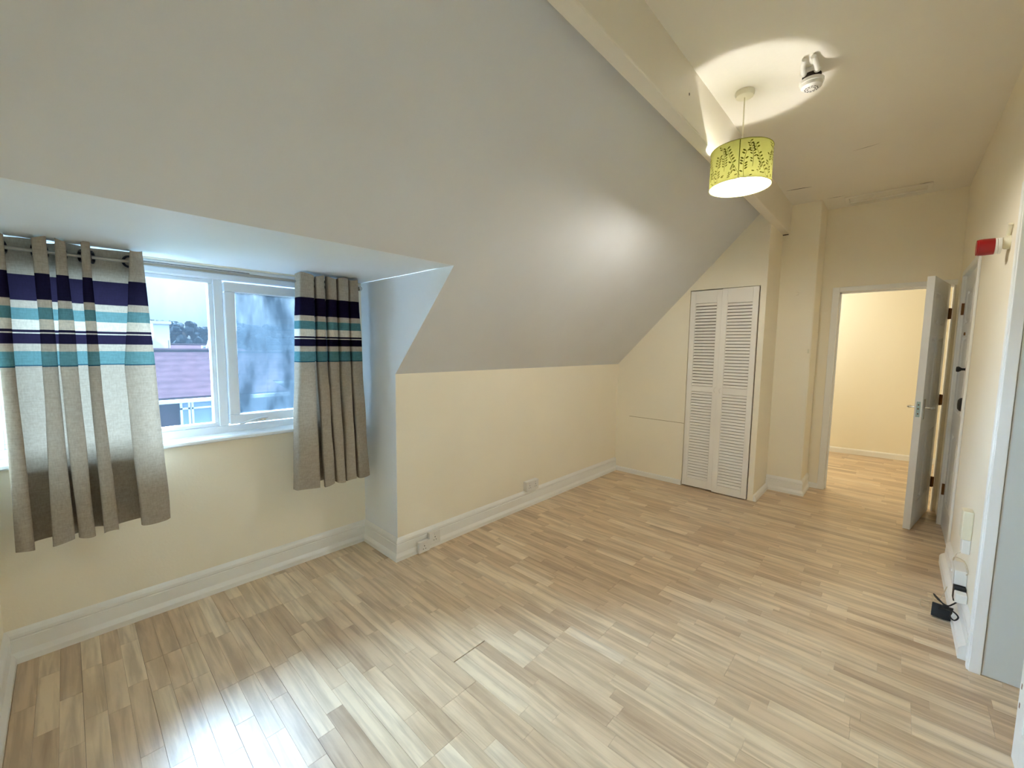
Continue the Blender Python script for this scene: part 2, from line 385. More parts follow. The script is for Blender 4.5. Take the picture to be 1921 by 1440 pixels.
# hall shell
m = MB(); m.box((-2.2, 7.33, 0), (1.7, 7.45, 2.45)); h = struct('wall_hall_far', m, M_HALLW); h.rotation_euler.z = 0.12; h.location.y = 7.37
m = MB(); m.box((-1.9, yE+0.1, 0), (-1.8, 7.8, 2.45)); m.box((-1.8, yE+0.1, 0), (xP-0.1, yE+0.16, 2.45)); struct('wall_hall_left', m, M_HALLW)
m = MB(); m.box((1.3, yE+0.1, 0), (1.4, 7.8, 2.45)); m.box((xR+T, yE+0.1, 0), (1.4, yE+0.16, 2.45)); struct('wall_hall_right', m, M_HALLW)
m = MB(); m.box((-2.2, yE+0.1, 2.45), (1.7, 7.8, 2.55)); struct('ceiling_hall', m, M_HALLW)
# side room shell beyond the right doorway
m = MB(); m.box((2.2, 0.4, 0), (2.3, 3.6, 2.4)); m.box((xN+T, 0.3, 0), (2.3, 0.4, 2.4)); m.box((xR+T, 3.5, 0), (2.3, 3.6, 2.4)); struct('wall_side_room', m, M_CREAM)
m = MB(); m.box((xR+T, 0.3, 2.4), (2.3, 3.6, 2.5)); struct('ceiling_side_room', m, M_CREAM)

# ---- beam
m = MB(); m.box((-0.909, yN-0.02, 2.524), (-0.836, yP+0.02, zC+0.03)); struct('trim_1', m, M_BEAM, bevel=0.006, label='white painted purlin beam under the ceiling edge')

# ---- floor: base and planks
m = MB(); m.box((xW-0.2, yN-T, -0.10), (2.3, 7.8, -0.012)); FL = struct('floor', m, M_DARK)
rowh = 0.19; y0row = 1.107 - 8*rowh
def xrange_at(y):
    if y < yD-0.02: a, b = xW+0.012, xN+0.02
    elif y < yF: a, b = xK+0.012, xR+0.02
    elif y < yE-0.0: a, b = xC-0.02, xR+0.02
    else: a, b = -1.85, 1.3
    if 1.6 < y < 2.8: b = 1.9
    return a, b
def pxarea(xa, xb, ya, yb):
    v = []
    for (x, y) in ((xa, ya), (xb, ya), (xb, yb), (xa, yb)):
        d = Vector((x, y, -EYE)); z = d.dot(fwd)
        if z < 0.15: return -1
        v.append((960.5 + F*d.dot(rgt)/z, 720 - F*d.dot(upv)/z))
    cx = sum(p[0] for p in v)/4; cy = sum(p[1] for p in v)/4
    if not (-60 < cx < 1980 and 0 < cy < 1500): return 0
    A = 0
    for i in range(4): A += v[i][0]*v[(i+1) % 4][1]-v[(i+1) % 4][0]*v[i][1]
    return abs(A)/2
strips = []
random.seed(21)
row = 0
y = y0row
while y < 7.45:
    if y + rowh > yN:
        a, b = xrange_at(y + rowh*0.5)
        off = random.uniform(0, 1.28)
        if abs(y - 1.107) < 0.01: off = (-1.36 + 5.12) % 1.28
        if abs(y - 1.297) < 0.01: off = (-2.395 + 5.12) % 1.28
        xb0 = -5.12 + off
        while xb0 < b:
            xb1 = xb0 + 1.28
            for s in range(3):
                cuts = [xb0]; rem = xb1
                first = random.uniform(0.18, 0.5)
                p = xb0 + first
                while p < xb1 - 0.16:
                    cuts.append(p); p += random.uniform(0.30, 0.52)
                cuts.append(xb1)
                for i in range(len(cuts)-1):
                    xa, xe = max(cuts[i], a), min(cuts[i+1], b)
                    if xe - xa < 0.01: continue
                    gL = 0.0002 if i else 0.0003; gR = 0.0002 if i < len(cuts)-2 else 0.0003
                    if abs(y-1.107) < 0.01 and i == len(cuts)-2 and abs(xe+1.36) < 0.01: gR = 0.0045
                    if abs(y-1.297) < 0.01 and i == len(cuts)-2 and abs(xe+2.395) < 0.01: gR = 0.0045
                    ya, yb = y + s*rowh/3, y + (s+1)*rowh/3
                    ya2 = ya + (0.0004 if s == 0 else 0.0002); yb2 = yb - (0.0004 if s == 2 else 0.0002)
                    strips.append((xa+gL, xe-gR, ya2, yb2, random.betavariate(2.2, 2.0), random.random(), random.random()))
            xb0 = xb1
    y += rowh
strips.sort(key=lambda s: -pxarea(*s[:4]))
def strip_geo(mb, s):
    xa, xb, ya, yb = s[:4]; c = 0.0004
    mb.add([(xa,ya,-0.012),(xb,ya,-0.012),(xb,yb,-0.012),(xa,yb,-0.012),(xa,ya,-c),(xb,ya,-c),(xb,yb,-c),(xa,yb,-c),(xa+c,ya+c,0),(xb-c,ya+c,0),(xb-c,yb-c,0),(xa+c,yb-c,0)],
           [(0,1,5,4),(1,2,6,5),(2,3,7,6),(3,0,4,7),(4,5,9,8),(5,6,10,9),(6,7,11,10),(7,4,8,11),(8,9,10,11)])
for s in strips[:300]:
    m = MB(); strip_geo(m, s); m.build('plank', M_WOOD, FL, tone=(s[4], s[5], s[6], 1))
m = MB(); cols = []
for s in strips[300:]:
    strip_geo(m, s); cols += [s[4], s[5], s[6], 1] * 36
o = m.build('plank_field', M_WOOD, FL, kind='stuff')
a_ = o.data.color_attributes.new('tone', 'FLOAT_COLOR', 'CORNER'); a_.data.foreach_set('color', cols)

# ---- skirting boards
PROF = [(0.0, 0.0), (0.030, 0.0), (0.030, 0.026), (0.026, 0.034), (0.017, 0.048), (0.016, 0.104), (0.012, 0.107), (0.012, 0.110), (0.017, 0.115), (0.016, 0.128), (0.008, 0.140), (0.0, 0.148)]
PSM = [(0.0, 0.0), (0.014, 0.0), (0.014, 0.040), (0.010, 0.050), (0.0, 0.052)]
def skirting(path, names, prof, mat_=M_TRIM):
    # path runs with the room on its right-hand side
    P = [Vector(p) for p in path]
    nrm = []
    for i in range(len(P)-1):
        d = (P[i+1]-P[i]).normalized(); nrm.append(Vector((d.y, -d.x)))
    for i in range(len(P)-1):
        def off(k, seg):
            if k == 0 or k == len(P)-1: return nrm[seg]
            a, b = nrm[k-1], nrm[k]; mm = (a+b); return mm / (1 + a.dot(b))
        o0, o1 = off(i, i), off(i+1, i); n = len(prof)
        vs = [(P[i].x+o0.x*u, P[i].y+o0.y*u, z) for u, z in prof] + [(P[i+1].x+o1.x*u, P[i+1].y+o1.y*u, z) for u, z in prof]
        mb = MB(); mb.add(vs, [tuple(range(n)), tuple(range(n, 2*n))[::-1]] + [(k, (k+1) % n, n+(k+1) % n, n+k) for k in range(n)])
        struct(names[i], mb, mat_)
skirting([(xR, yN), (xW, yN), (xW, yD), (xK, yD), (xK, yF)], ['baseboard_near', 'baseboard_left', 'baseboard_cheek', 'baseboard_knee'], PROF)
skirting([(xK+0.02, yF), (ox0-0.002, yF)], ['baseboard_cupboard'], PSM)
skirting([(xC, yF+0.003), (xC, yP)], ['baseboard_cupboard_side'], [(0, 0), (0.024, 0), (0.024, 0.03), (0.012, 0.055), (0, 0.058)])
skirting([(xC, yP), (xP, yP), (xP, yE)], ['baseboard_pillar', 'baseboard_pillar_return'], PROF)
skirting([(xP, yE), (dx0-0.052, yE)], ['baseboard_end'], PSM)
skirting([(xR, ey0-0.05), (xR, gy1+0.07)], ['baseboard_right'], [(0, 0), (0.043, 0), (0.043, 0.05), (0.036, 0.062), (0.020, 0.075), (0.018, 0.118), (0.013, 0.122), (0.018, 0.130), (0.016, 0.142), (0.006, 0.155), (0.0, 0.160)])
skirting([(-1.79, 7.11), (1.29, 7.50)], ['baseboard_hall'], [(0, -0.0), (0.016, 0), (0.016, 0.06), (0.010, 0.072), (0, 0.075)])

# ---- hall door frame (door_1) and leaf
D1 = empty('door_1', (0.0, yE, 0), kind='structure', label='white hall doorway frame with open six panel door')
m = MB(); m.box((dx0-0.055, yE-0.016, 0), (dx0, yE-0.0005, dz+0.045)); m.box((dx0, yE-0.016, dz), (dx1+0.02, yE-0.0005, dz+0.045)); m.build('architrave', M_TRIM, D1, bevel=0.004)
m = MB(); m.box((dx0-0.010, yE-0.012, 0), (dx0+0.0, yE+0.115, dz)); m.box((dx0-0.010, yE-0.012, dz), (dx1+0.01, yE+0.115, dz+0.012)); m.box((dx1, yE-0.012, 0), (dx1+0.010, yE+0.115, dz)); m.build('door_lining', M_TRIM, D1)
m = MB(); m.box((dx0, yE+0.045, 0), (dx0+0.014, yE+0.06, dz)); m.box((dx0, yE+0.045, dz-0.014), (dx1, yE+0.06, dz)); m.build('door_stop', M_TRIM, D1)
hx, hy = 0.293, 5.163; tx, ty = 0.168, 4.475
dvec = Vector((tx-hx, ty-hy, 0)); LW = dvec.length; dvec.normalize()
nv = Vector((dvec.y, -dvec.x, 0))         # to the left of the leaf's far side
if nv.x > 0: nv = -nv
LM = Matrix((dvec, nv, Vector((0, 0, 1)))).transposed().to_4x4(); LM.translation = Vector((hx, hy, 0.008))
# in leaf space: x from hinge to free edge, y 0 (right face) .. 0.043 (left face), z up
def leaf(M, W_, H_, t, parent, material, name='leaf'):
    st = 0.105; ms = 0.09; rails = [(0, 0.21), (0.77, 0.95), (1.53, 1.62), (H_-0.11, H_)]
    mb = MB(M); mb.box((0, 0, 0), (st, t, H_)); mb.box((W_-st, 0, 0), (W_, t, H_)); cxm = W_/2
    for a, b in rails: mb.box((st, 0.0002, a), (W_-st, t-0.0002, b))
    for i in range(3): mb.box((cxm-ms/2, 0.0004, rails[i][1]), (cxm+ms/2, t-0.0004, rails[i+1][0]))
    lf = mb.build(name, material, parent)
    for i in range(3):
        z0, z1 = rails[i][1], rails[i+1][0]
        for xa, xb in ((st, cxm-ms/2), (cxm+ms/2, W_-st)):
            mb = MB(M)
            e = 0.016; e2 = 0.040; r = 0.012
            for (ys, sg) in ((0.0, 1), (t, -1)):
                def ring(d, dep): return [(xa+d, ys+sg*dep, z0+d), (xb-d, ys+sg*dep, z0+d), (xb-d, ys+sg*dep, z1-d), (xa+d, ys+sg*dep, z1-d)]
                vs = ring(0, 0.001) + ring(e*0.5, 0.004) + ring(e, r) + ring(e+0.006, r) + ring(e2, 0.003)
                fs = []
                for k in range(4):
                    for q in range(4): fs.append((k*4+q, k*4+(q+1) % 4, (k+1)*4+(q+1) % 4, (k+1)*4+q))
                fs.append((16, 17, 18, 19)); mb.add(vs, fs)
            mb.build('door_panel', material, lf)
    return lf
HH = 1.975
lf = leaf(LM, LW, HH, 0.043, D1, M_DOORW)
m = MB(LM); m.box((LW, 0.010, 0.90), (LW+0.0012, 0.033, 1.02)); m.build('lock_plate', M_PLATE, lf)
m = MB(LM)
for z_ in (0.925, 0.965, 0.995): m.tube([(LW+0.001, 0.021, z_), (LW+0.003 if z_ != 0.965 else LW+0.010, 0.021, z_)], 0.005, 8)
m.build('latch', M_BRASS, lf)
for sg, nm in ((-1, 'a'), (1, 'b')):
    y0_ = 0 if sg < 0 else 0.043
    m = MB(LM); m.box((LW-0.075, min(y0_, y0_+sg*0.006), 0.88), (LW-0.035, max(y0_, y0_+sg*0.006), 1.04))
    hp = m.build('handle_plate', M_CHROME, lf, bevel=0.002)
    m = MB(LM); m.tube(smoothpts([(LW-0.055, y0_+sg*0.005, 0.972), (LW-0.055, y0_+sg*0.035, 0.972), (LW-0.062, y0_+sg*0.046, 0.972), (LW-0.10, y0_+sg*0.05, 0.970), (LW-0.155, y0_+sg*0.046, 0.968)], 4), 0.008, 10)
    m.build('lever', M_CHROME, hp)
for z_ in (0.27, 1.0, 1.74):
    m = MB(); m.box((hx-0.006, hy-0.004, z_-0.045), (dx1+0.001, hy+0.0, z_+0.045)); m.tube([(hx+0.006, hy-0.006, z_-0.047), (hx+0.006, hy-0.006, z_+0.047)], 0.0065, 10)
    m.build('hinge', M_BRASS, D1)

# ---- entry door (door_2) in the right wall
D2 = empty('door_2', (xR, (ey0+ey1)/2, 0), kind='structure', label='white six panel entry door in the right wall, closed')
m = MB(); m.box((xR-0.014, ey0-0.045, 0), (xR-0.0005, ey0, ez+0.035)); m.box((xR-0.014, ey1, 0), (xR-0.0005, ey1+0.04, ez+0.035)); m.box((xR-0.014, ey0, ez), (xR-0.0005, ey1, ez+0.035)); m.build('architrave', M_TRIM, D2, bevel=0.003)
m = MB(); m.box((xR-0.001, ey0-0.011, 0), (xR+0.1, ey0, ez)); m.box((xR-0.001, ey1, 0), (xR+0.1, ey1+0.011, ez)); m.box((xR-0.001, ey0-0.011, ez), (xR+0.1, ey1+0.011, ez+0.011)); m.build('door_lining', M_TRIM, D2)
EM = Matrix(((0, 1, 0, xR+0.012), (1, 0, 0, ey0+0.003), (0, 0, 1, 0.006), (0, 0, 0, 1)))
lf2 = leaf(EM, ey1-ey0-0.006, 1.992, 0.04, D2, M_DOORW)
m = MB(); m.lathe([(0, -0.062), (0.016, -0.060), (0.019, -0.050), (0.014, -0.042), (0.008, -0.034), (0.008, -0.018), (0.022, -0.016), (0.022, 0)], (xR+0.012, 4.09, 1.30), 'x', 20); m.build('latch_knob', M_BLACK, lf2)
m = MB(); m.lathe([(0, -0.040), (0.030, -0.038), (0.042, -0.030), (0.046, -0.020), (0.040, -0.010), (0.020, -0.006), (0.020, 0)], (xR+0.012, 4.06, 1.065), 'x', 24); m.build('door_knob', M_BLACK, lf2)
m = MB(); m.tube([(xR+0.012, 4.55, 1.55), (xR+0.004, 4.55, 1.55)], 0.012, 12); m.build('peephole', M_BRASS, lf2)
for z_ in (0.3, 1.75):
    m = MB(); m.box((xR-0.004, ey1-0.012, z_-0.045), (xR+0.012, ey1+0.002, z_+0.045)); m.build('hinge', M_BRASS, D2)

# ---- right doorway: jambs, architrave, grey leaf standing open beyond (door_3)
D3 = empty('door_3', (xR, (gy0+gy1)/2, 0), kind='structure', label='white doorway in the right wall with grey door open beyond')
m = MB(); m.box((xR-0.022, gy1-0.004, 0), (xR-0.0005, gy1+0.030, gz+0.05)); m.box((xR-0.016, gy1+0.030, 0), (xR-0.0005, gy1+0.062, gz+0.05)); m.build('architrave', M_TRIM, D3, bevel=0.005)
m = MB(); m.box((xR-0.016, gy1-0.012, 0), (xR+0.022, gy1+0.010, gz)); m.build('door_lining', M_TRIM, D3, bevel=0.003)
m = MB(); m.box((xR+0.024, gy1-0.006, 0.004), (xR+0.80, gy1+0.036, gz-0.005)); m.build('leaf', M_GREYD, D3)
m = MB(); m.box((xN, gy0-0.090, 0), (xN+0.012, gy0, gz)); m.box((xN+0.012, gy0-0.012, 0), (xR+T, gy0, gz)); m.build('near_jamb', M_TRIM, D3, bevel=0.003)
m = MB(); m.box((xN-0.001, yN, 0.0), (xN+0.012, gy0-0.09, 0.15)); struct('baseboard_right_near', m, M_TRIM, bevel=0.004)
for z_, in ((0.20,), (0.27,)):
    m = MB(); m.box((xN-0.0008, gy0-0.028, z_), (xN+0.001, gy0-0.020, z_+0.018)); m.build('hinge', M_BRASS, D3)

# ------------------------------------------------------------ window
W1 = empty('window_1', (xW, 0.58, 0.885), kind='structure', label='white plastic window with one fogged pane in the dormer')
fx0, fx1 = -2.875, -2.805
wy0, wy1 = yN+0.005, 1.384
m = MB()
m.box((fx0, wy0, 0.885), (fx1, wy1, 0.940)); m.box((fx0, wy0, 1.765), (fx1, wy1, 1.832)); m.box((fx0, wy0, 0.940), (fx1, -0.205, 1.765)); m.box((fx0, 1.262, 0.940), (fx1, wy1, 1.765)); m.box((fx0, 0.575, 0.940), (fx1, 0.620, 1.765))
m.build('window_frame', M_UPVC, W1, bevel=0.004)
m = MB(); m.box((fx0, wy0, 1.800), (fx1+0.022, wy1, 1.831)); m.box((fx1, wy0, 1.770), (fx1+0.008, wy1, 1.797)); m.build('head_trim', M_UPVC, W1, bevel=0.003)
m = MB(); m.box((fx1+0.0225, wy0, 1.8145), (fx1+0.0235, 0.75, 1.8175)); m.build('head_gap', M_DARK, W1)
def ring(mb, x0, x1, ya, yb, za, zb, wd):
    mb.box((x0, ya, za), (x1, yb, za+wd)); mb.box((x0, ya, zb-wd), (x1, yb, zb)); mb.box((x0, ya, za+wd), (x1, ya+wd, zb-wd)); mb.box((x0, yb-wd, za+wd), (x1, yb, zb-wd))
m = MB(); ring(m, -2.86, -2.815, -0.205, 0.575, 0.940, 1.765, 0.022); m.build('glazing_bead', M_UPVC, W1, bevel=0.004)
m = MB(); m.box((-2.848, -0.185, 0.960), (-2.844, 0.555, 1.745)); m.build('pane', M_GLASS, W1, label='fixed pane with outdoor haze put into its film')
m = MB(); ring(m, -2.86, -2.792, 0.622, 1.260, 0.945, 1.758, 0.054); cs = m.build('casement', M_UPVC, W1, bevel=0.006)
m = MB(); m.box((-2.848, 0.674, 0.997), (-2.844, 1.208, 1.706)); m.build('pane', M_GLASSC, cs, label='pane fogged with condensation')
m = MB(); m.box((-2.793, 0.755, 0.952), (-2.782, 0.815, 0.968)); m.tube(smoothpts([(-2.784, 0.81, 0.962), (-2.776, 0.80, 0.972), (-2.772, 0.73, 0.962), (-2.772, 0.665, 0.945)], 4), 0.006, 8); m.build('window_stay', M_UPVC, cs)
m = MB(); m.box((-2.794, 0.775, 0.955), (-2.778, 0.802, 0.964)); m.build('stay_pin', M_CHROME, cs)
m = MB(); m.box((-2.81, -0.222, 1.03), (-2.785, -0.200, 1.06)); m.build('window_handle', M_PLASTC, W1)
m = MB(); m.prism([(fx0, 0.872), (-2.722, 0.868), (-2.714, 0.874), (-2.714, 0.886), (-2.722, 0.893), (-2.80, 0.900), (fx0, 0.900)], 1, yN+0.002, 1.384); m.build('sill', M_SILL, W1)

# ------------------------------------------------------------ curtains
def interp(tab, z):
    for i in range(len(tab)-1):
        if tab[i][0] >= z >= tab[i+1][0]:
            t = (tab[i][0]-z)/(tab[i][0]-tab[i+1][0]); return [[a+(b-a)*t for a, b in zip(p, q)] for p, q in zip(tab[i][1], tab[i+1][1])]
    return tab[0][1] if z > tab[0][0] else tab[-1][1]
def curtain(name, tab, ztop, zbot, xb, xf, right, label):
    root = empty(name, ((xb+xf)/2, sum(f[0] for f in tab[1][1])/len(tab[1][1]), zbot), label, 'curtain', 'striped eyelet curtains at the dormer window')
    NZ = 60; rows = []
    for i in range(NZ+1):
        t = i/NZ; z = ztop+(zbot-ztop)*t
        folds = interp(tab, z); path = []
        amp = 1.0 if t > .08 else 0.92+t
        n = len(folds)
        for k, (a, b) in enumerate(folds):
            fxx = xf + 0.006*math.sin(3*k+4*t); s = (-fxx)/2.66
            a_, b_ = a*s, b*s; w_ = b_-a_; g = 0.22*w_
            if k == 0: path.append((xb+0.4*(xf-xb), a_-0.004)); 
            path += [(fxx-0.012, a_), (fxx, a_+0.16*w_), (fxx+0.003, (a_+b_)/2), (fxx, b_-0.16*w_), (fxx-0.012, b_)]
            if k < n-1:
                na, nb = folds[k+1]; sb = (-xb)/2.66
                p, q = b*sb, na*sb
                gap = q-p
                path += [((fxx+xb)/2, b_-g*0.6), (xb+0.010, p-g*0.9), (xb, p-g*0.3), (xb-0.002, (p+q)/2), (xb, q+g*0.3), (xb+0.010, q+g*0.9), ((fxx+xb)/2, na*s+g*0.6)]
            elif not right: pass
        if right: path += [((xf+xb)/2, b_-0.004), (xb+0.012, b_-0.012)]
        sm = smoothpts([(x, y, z + (0.004*math.sin(9*y+1) if t in (0, 1) else 0)) for x, y in path], 4)
        rows.append(sm)
    # gentle irregularities of hanging cloth
    vs = []; nC = len(rows[0])
    for i, r in enumerate(rows):
        for j, p in enumerate(r):
            q = noise.noise(Vector((j*0.11, i*0.09, 3.1 if right else 7.7)))
            zz = p.z + 0.006*math.sin(j*0.21) * (1 if i in (0, NZ) else (abs(i/NZ-.5)*2)**6)
            vs.append((p.x+0.006*q*min(1, i/10), p.y+0.004*q*min(1, i/10), zz))
    fs = [(i*nC+j, i*nC+j+1, (i+1)*nC+j+1, (i+1)*nC+j) for i in range(NZ) for j in range(nC-1)]
    mb = MB(); mb.add(vs, fs, True); c = mb.build('cloth', M_CURT, root)
    # hem: a doubled band along the foot
    hem = [[(v[0]+0.003, v[1], v[2]) for v in vs[i*nC:(i+1)*nC]] for i in range(NZ-2, NZ+1)]
    return root, rows
XB, XF = -2.672, -2.565
RODX, RODZ = -2.615, 1.781
tabL = [(1.83, [(-.215,-.145), (-.072,-.030), (-.006,.025), (.071,.100), (.232,.275)]),
        (1.30, [(-.185,-.147), (-.072,-.028), (-.022,.033), (.064,.103), (.185,.296)]),
        (0.54, [(-.192,-.138), (-.088,-.022), (-.008,.045), (.073,.124), (.205,.318)])]
tabR = [(1.83, [(.984,1.068), (1.080,1.130), (1.150,1.205), (1.217,1.286), (1.295,1.352)]),
        (1.30, [(.966,1.060), (1.075,1.135), (1.150,1.213), (1.225,1.290), (1.302,1.372)]),
        (0.54, [(.930,1.070), (1.098,1.168), (1.178,1.237), (1.250,1.312), (1.330,1.410)])]
cL, rL = curtain('curtain', tabL, 1.829, 0.548, XB, XF, False, 'wider striped linen curtain at left of the window, with navy and teal bands')
cR, rR = curtain('curtain', tabR, 1.824, 0.535, XB, XF+0.01, True, 'narrow gathered striped linen curtain at right of the window, by the white cheek wall')
ring0 = None
def eyelets(root, spots):
    for (y_, tilt, x_) in spots:
        mb = MB(Matrix.Translation((x_, y_, RODZ)) @ Matrix.Rotation(tilt, 4, 'Z')); mb.torus((0, 0, 0), 'y', 0.0235, 0.0055, 24, 8)
        mb.build('eyelet', M_RINGS, root)
sF = 2.60/2.66
eyelets(cL, [(-.150*sF, -0.25, RODX), (-.068*sF, 0.2, RODX), (-.036*sF, -0.2, RODX), (.018*sF, -0.25, RODX), (.070*sF, 0.25, RODX), (.103*sF, -0.3, RODX), (.226*sF, 0.95, RODX)])
eyelets(cR, [(.998*sF, 0.95, RODX+0.016), (1.082*sF, 0.4, RODX), (1.150*sF, 0.4, RODX), (1.218*sF, 0.4, RODX), (1.285*sF, 0.3, RODX)])
RD = empty('curtain_rod', (RODX, 0.58, RODZ), 'thin brushed steel curtain rod across the top of the window with a ball end', 'curtain rod')
m = MB(); m.tube([(RODX, -0.245, RODZ), (RODX, 1.325, RODZ)], 0.0075, 12); m.build('rod', M_STEEL, RD)
m = MB(); m.ball((RODX+0.0, 1.335, RODZ), 0.018, 16); m.build('finial', M_CHROME, RD)
m = MB(); m.tube([(RODX, 1.342, RODZ-0.0), (RODX-0.08, 1.342, RODZ+0.004), (xW+0.001, 1.342, RODZ+0.004)], 0.006, 8); m.lathe([(0, 0.008), (0.02, 0.006), (0.022, 0)], (xW, 1.342, RODZ+0.004), 'x', 16); m.build('rod_bracket', M_STEEL, RD)
m = MB(); m.tube([(RODX, 0.63, RODZ), (xW+0.001, 0.63, RODZ+0.004)], 0.004, 8); m.lathe([(0, 0.008), (0.014, 0.006), (0.015, 0)], (xW, 0.63, RODZ+0.004), 'x', 16)

# ------------------------------------------------------------ louvred cupboard doors
SLM = None
def louvre(name, x0, x1, yf, zb, zt, seg, label, lx, hand):
    global SLM
    t = 0.028; root = empty(name, ((x0+x1)/2, yf, zb), label, 'cupboard door', 'bifold louvre doors of the cupboard')
    sx0, sx1 = lx; (ta, tb), (ba, bb) = seg
    m = MB(); m.box((x0, yf, zb), (sx0, yf+t, zt)); m.build('stile', M_LOUV, root, bevel=0.002)
    m = MB(); m.box((sx1, yf, zb), (x1, yf+t, zt)); m.build('stile', M_LOUV, root, bevel=0.002)
    for a, b in ((zb, ba), (bb, ta), (tb, zt)):
        m = MB(); m.box((sx0+0.0003, yf+0.001, a), (sx1-0.0003, yf+t-0.001, b)); m.build('rail', M_LOUV, root)
    first = None
    for a, b, n in ((ba, bb, 31), (ta, tb, 27)):
        p = (b-a)/n
        for i in range(n):
            zc = a+p*(i+.5)
            if first is None:
                m = MB(); h = p*0.41; m.prism([(yf+0.0035, zc-h+0.001), (yf+0.007, zc-h-0.001), (yf+t-0.010, zc+h-0.003), (yf+t-0.0135, zc+h)], 0, sx0-0.001, sx1+0.001)
                first = m.build('slat', M_LOUV, root); z00 = zc
            else: copyobj(first, (0, 0, zc-z00), root)
    # wire pull on the mid rail
    zc = (bb+ta)/2+0.002
    m = MB(); m.tube(smoothpts([(hand, yf+0.004, zc-0.024), (hand+0.004, yf-0.012, zc-0.02), (hand-0.004, yf-0.016, zc+0.0), (hand+0.006, yf-0.010, zc+0.02), (hand+0.008, yf+0.004, zc+0.024)], 4), 0.0022, 6); m.build('handle', M_LOUV, root)
    return root
louvre('louvre_door', -1.552, -1.258, yF-0.004, 0.014, 1.982, ((1.045, 1.862), (0.097, 0.990)), 'left white louvred cupboard door, set slightly behind its neighbour', (-1.504, -1.306), -1.285)
louvre('louvre_door', -1.257, -0.951, yF-0.020, 0.010, 1.985, ((1.045, 1.848), (0.085, 0.982)), 'right white louvred cupboard door, standing slightly proud, next to the pillar', (-1.208, -0.996), -1.232)
m = MB(); m.box((xK+0.16, yF-0.0006, 0.648), (ox0, yF+0.001, 0.652)); m.build('crack', M_HAIR, bpy.data.objects['wall_cupboard'])

# ------------------------------------------------------------ pendant lamp
LX, LY = -0.698, 2.56
P = empty('pendant_lamp', (LX, LY, zC), 'lime green drum shade pendant printed with leafy stems, lit, hanging from the ceiling', 'lamp')
m = MB(); m.lathe([(0, 0), (0.046, 0), (0.047, -0.010), (0.042, -0.026), (0.030, -0.030), (0.0, -0.030)], (LX, LY, zC-0.0005), 'z', 32); m.build('ceiling_rose', M_PLASTC, P)
m = MB(); m.tube([(LX, LY, zC-0.03), (LX+0.001, LY, 2.60), (LX, LY, 2.44)], 0.0035, 8); m.build('cord', M_PLASTC, P)
m = MB(); m.lathe([(0.004, 0.06), (0.013, 0.055), (0.016, 0.0), (0.020, -0.005), (0.020, -0.018), (0.014, -0.022)], (LX, LY, 2.395), 'z', 20); m.build('lamp_holder', M_PLASTC, P)
zb_, zt_, rs = 2.296, 2.487, 0.150
m = MB(); m.lathe([(rs, zb_), (rs, zt_)], (LX, LY, 0), 'z', 72); sh = m.build('lamp_shade', M_SHADE, P)
m = MB(); m.lathe([(rs-0.0012, zb_), (rs-0.0012, zt_)], (LX, LY, 0), 'z', 72); m.build('shade_lining', M_SHADEIN, sh)
for zz_ in (zb_, zt_):
    m = MB(); m.torus((LX, LY, zz_), 'z', rs, 0.0020, 72, 6); m.build('rim', M_SHADE, sh)
m = MB()
for a in (0.3, 0.3+2*PI/3, 0.3+4*PI/3): m.tube([(LX+0.02*math.cos(a), LY+0.02*math.sin(a), 2.40), (LX+rs*math.cos(a), LY+rs*math.sin(a), zt_-0.002)], 0.0015, 6)
m.torus((LX, LY, 2.40), 'z', 0.021, 0.0025, 20, 6); m.build('spider', M_PLASTC, P)
# printed stems and leaves (flat print lying on the card)
random.seed(5)
pr = MB(); RP = rs+0.0006
def onsh(u, h): return (LX+RP*math.cos(u), LY+RP*math.sin(u), h)
def pleaf(u, h, ln, wd, ang):
    pts = []
    for k in range(8):
        t = 2*PI*k/8; a, b = ln*math.cos(t)*(1 if abs(math.cos(t)) < .99 else 1.15), wd*math.sin(t)
        x_ = a*math.cos(ang)-b*math.sin(ang); z_ = a*math.sin(ang)+b*math.cos(ang)
        pts.append(onsh(u+x_/rs, min(zt_-0.002, max(zb_+0.002, h+z_))))
    pr.add(pts, [tuple(range(8))])
def pstem(u0, h0, u1, h1, wd=0.0010, bend=0.0, leaves=True, sc_=1.0):
    n = 10; L_ = []
    for i in range(n+1):
        t = i/n; L_.append((u0+(u1-u0)*t+bend*math.sin(PI*t), h0+(h1-h0)*t))
    for i in range(n):
        a, b = L_[i], L_[i+1]
        pr.add([onsh(a[0]-wd/rs, a[1]), onsh(a[0]+wd/rs, a[1]), onsh(b[0]+wd/rs, b[1]), onsh(b[0]-wd/rs, b[1])], [(0, 1, 2, 3)])
    if leaves:
        for i in range(2, n+1):
            for sd in (-1, 1):
                if random.random() < .72: pleaf(L_[i][0]+sd*0.011*sc_/rs, L_[i][1]+0.002, 0.0078*sc_, 0.0042*sc_, sd*0.6)
u_seam = -1.36
for k in range(7):
    ub = u_seam + k*2*PI/7
    pstem(ub+0.05, zb_+0.01, ub-0.42, zt_-0.03, bend=-0.03)
    pstem(ub+0.16, zb_+0.004, ub+0.22, zt_-0.06, bend=-0.05)
    pstem(ub+0.42, zb_+0.05, ub+0.30, zt_-0.015, bend=0.06, sc_=0.8)
    pstem(ub-0.30, zb_+0.02, ub-0.16, zb_+0.07, wd=0.0006, sc_=0.55)
    for q in range(5): pleaf(ub+random.uniform(-.4, .5), zb_+random.uniform(0.008, 0.03), 0.007, 0.0032, random.uniform(-.4, .4))
pr.build('leaf_print', M_LEAF, sh)
m = MB(); m.add([onsh(u_seam-0.012, zb_), onsh(u_seam+0.012, zb_), onsh(u_seam+0.012, zt_), onsh(u_seam-0.012, zt_)], [(0, 1, 2, 3)]); m.build('seam', M_LEAF, sh)
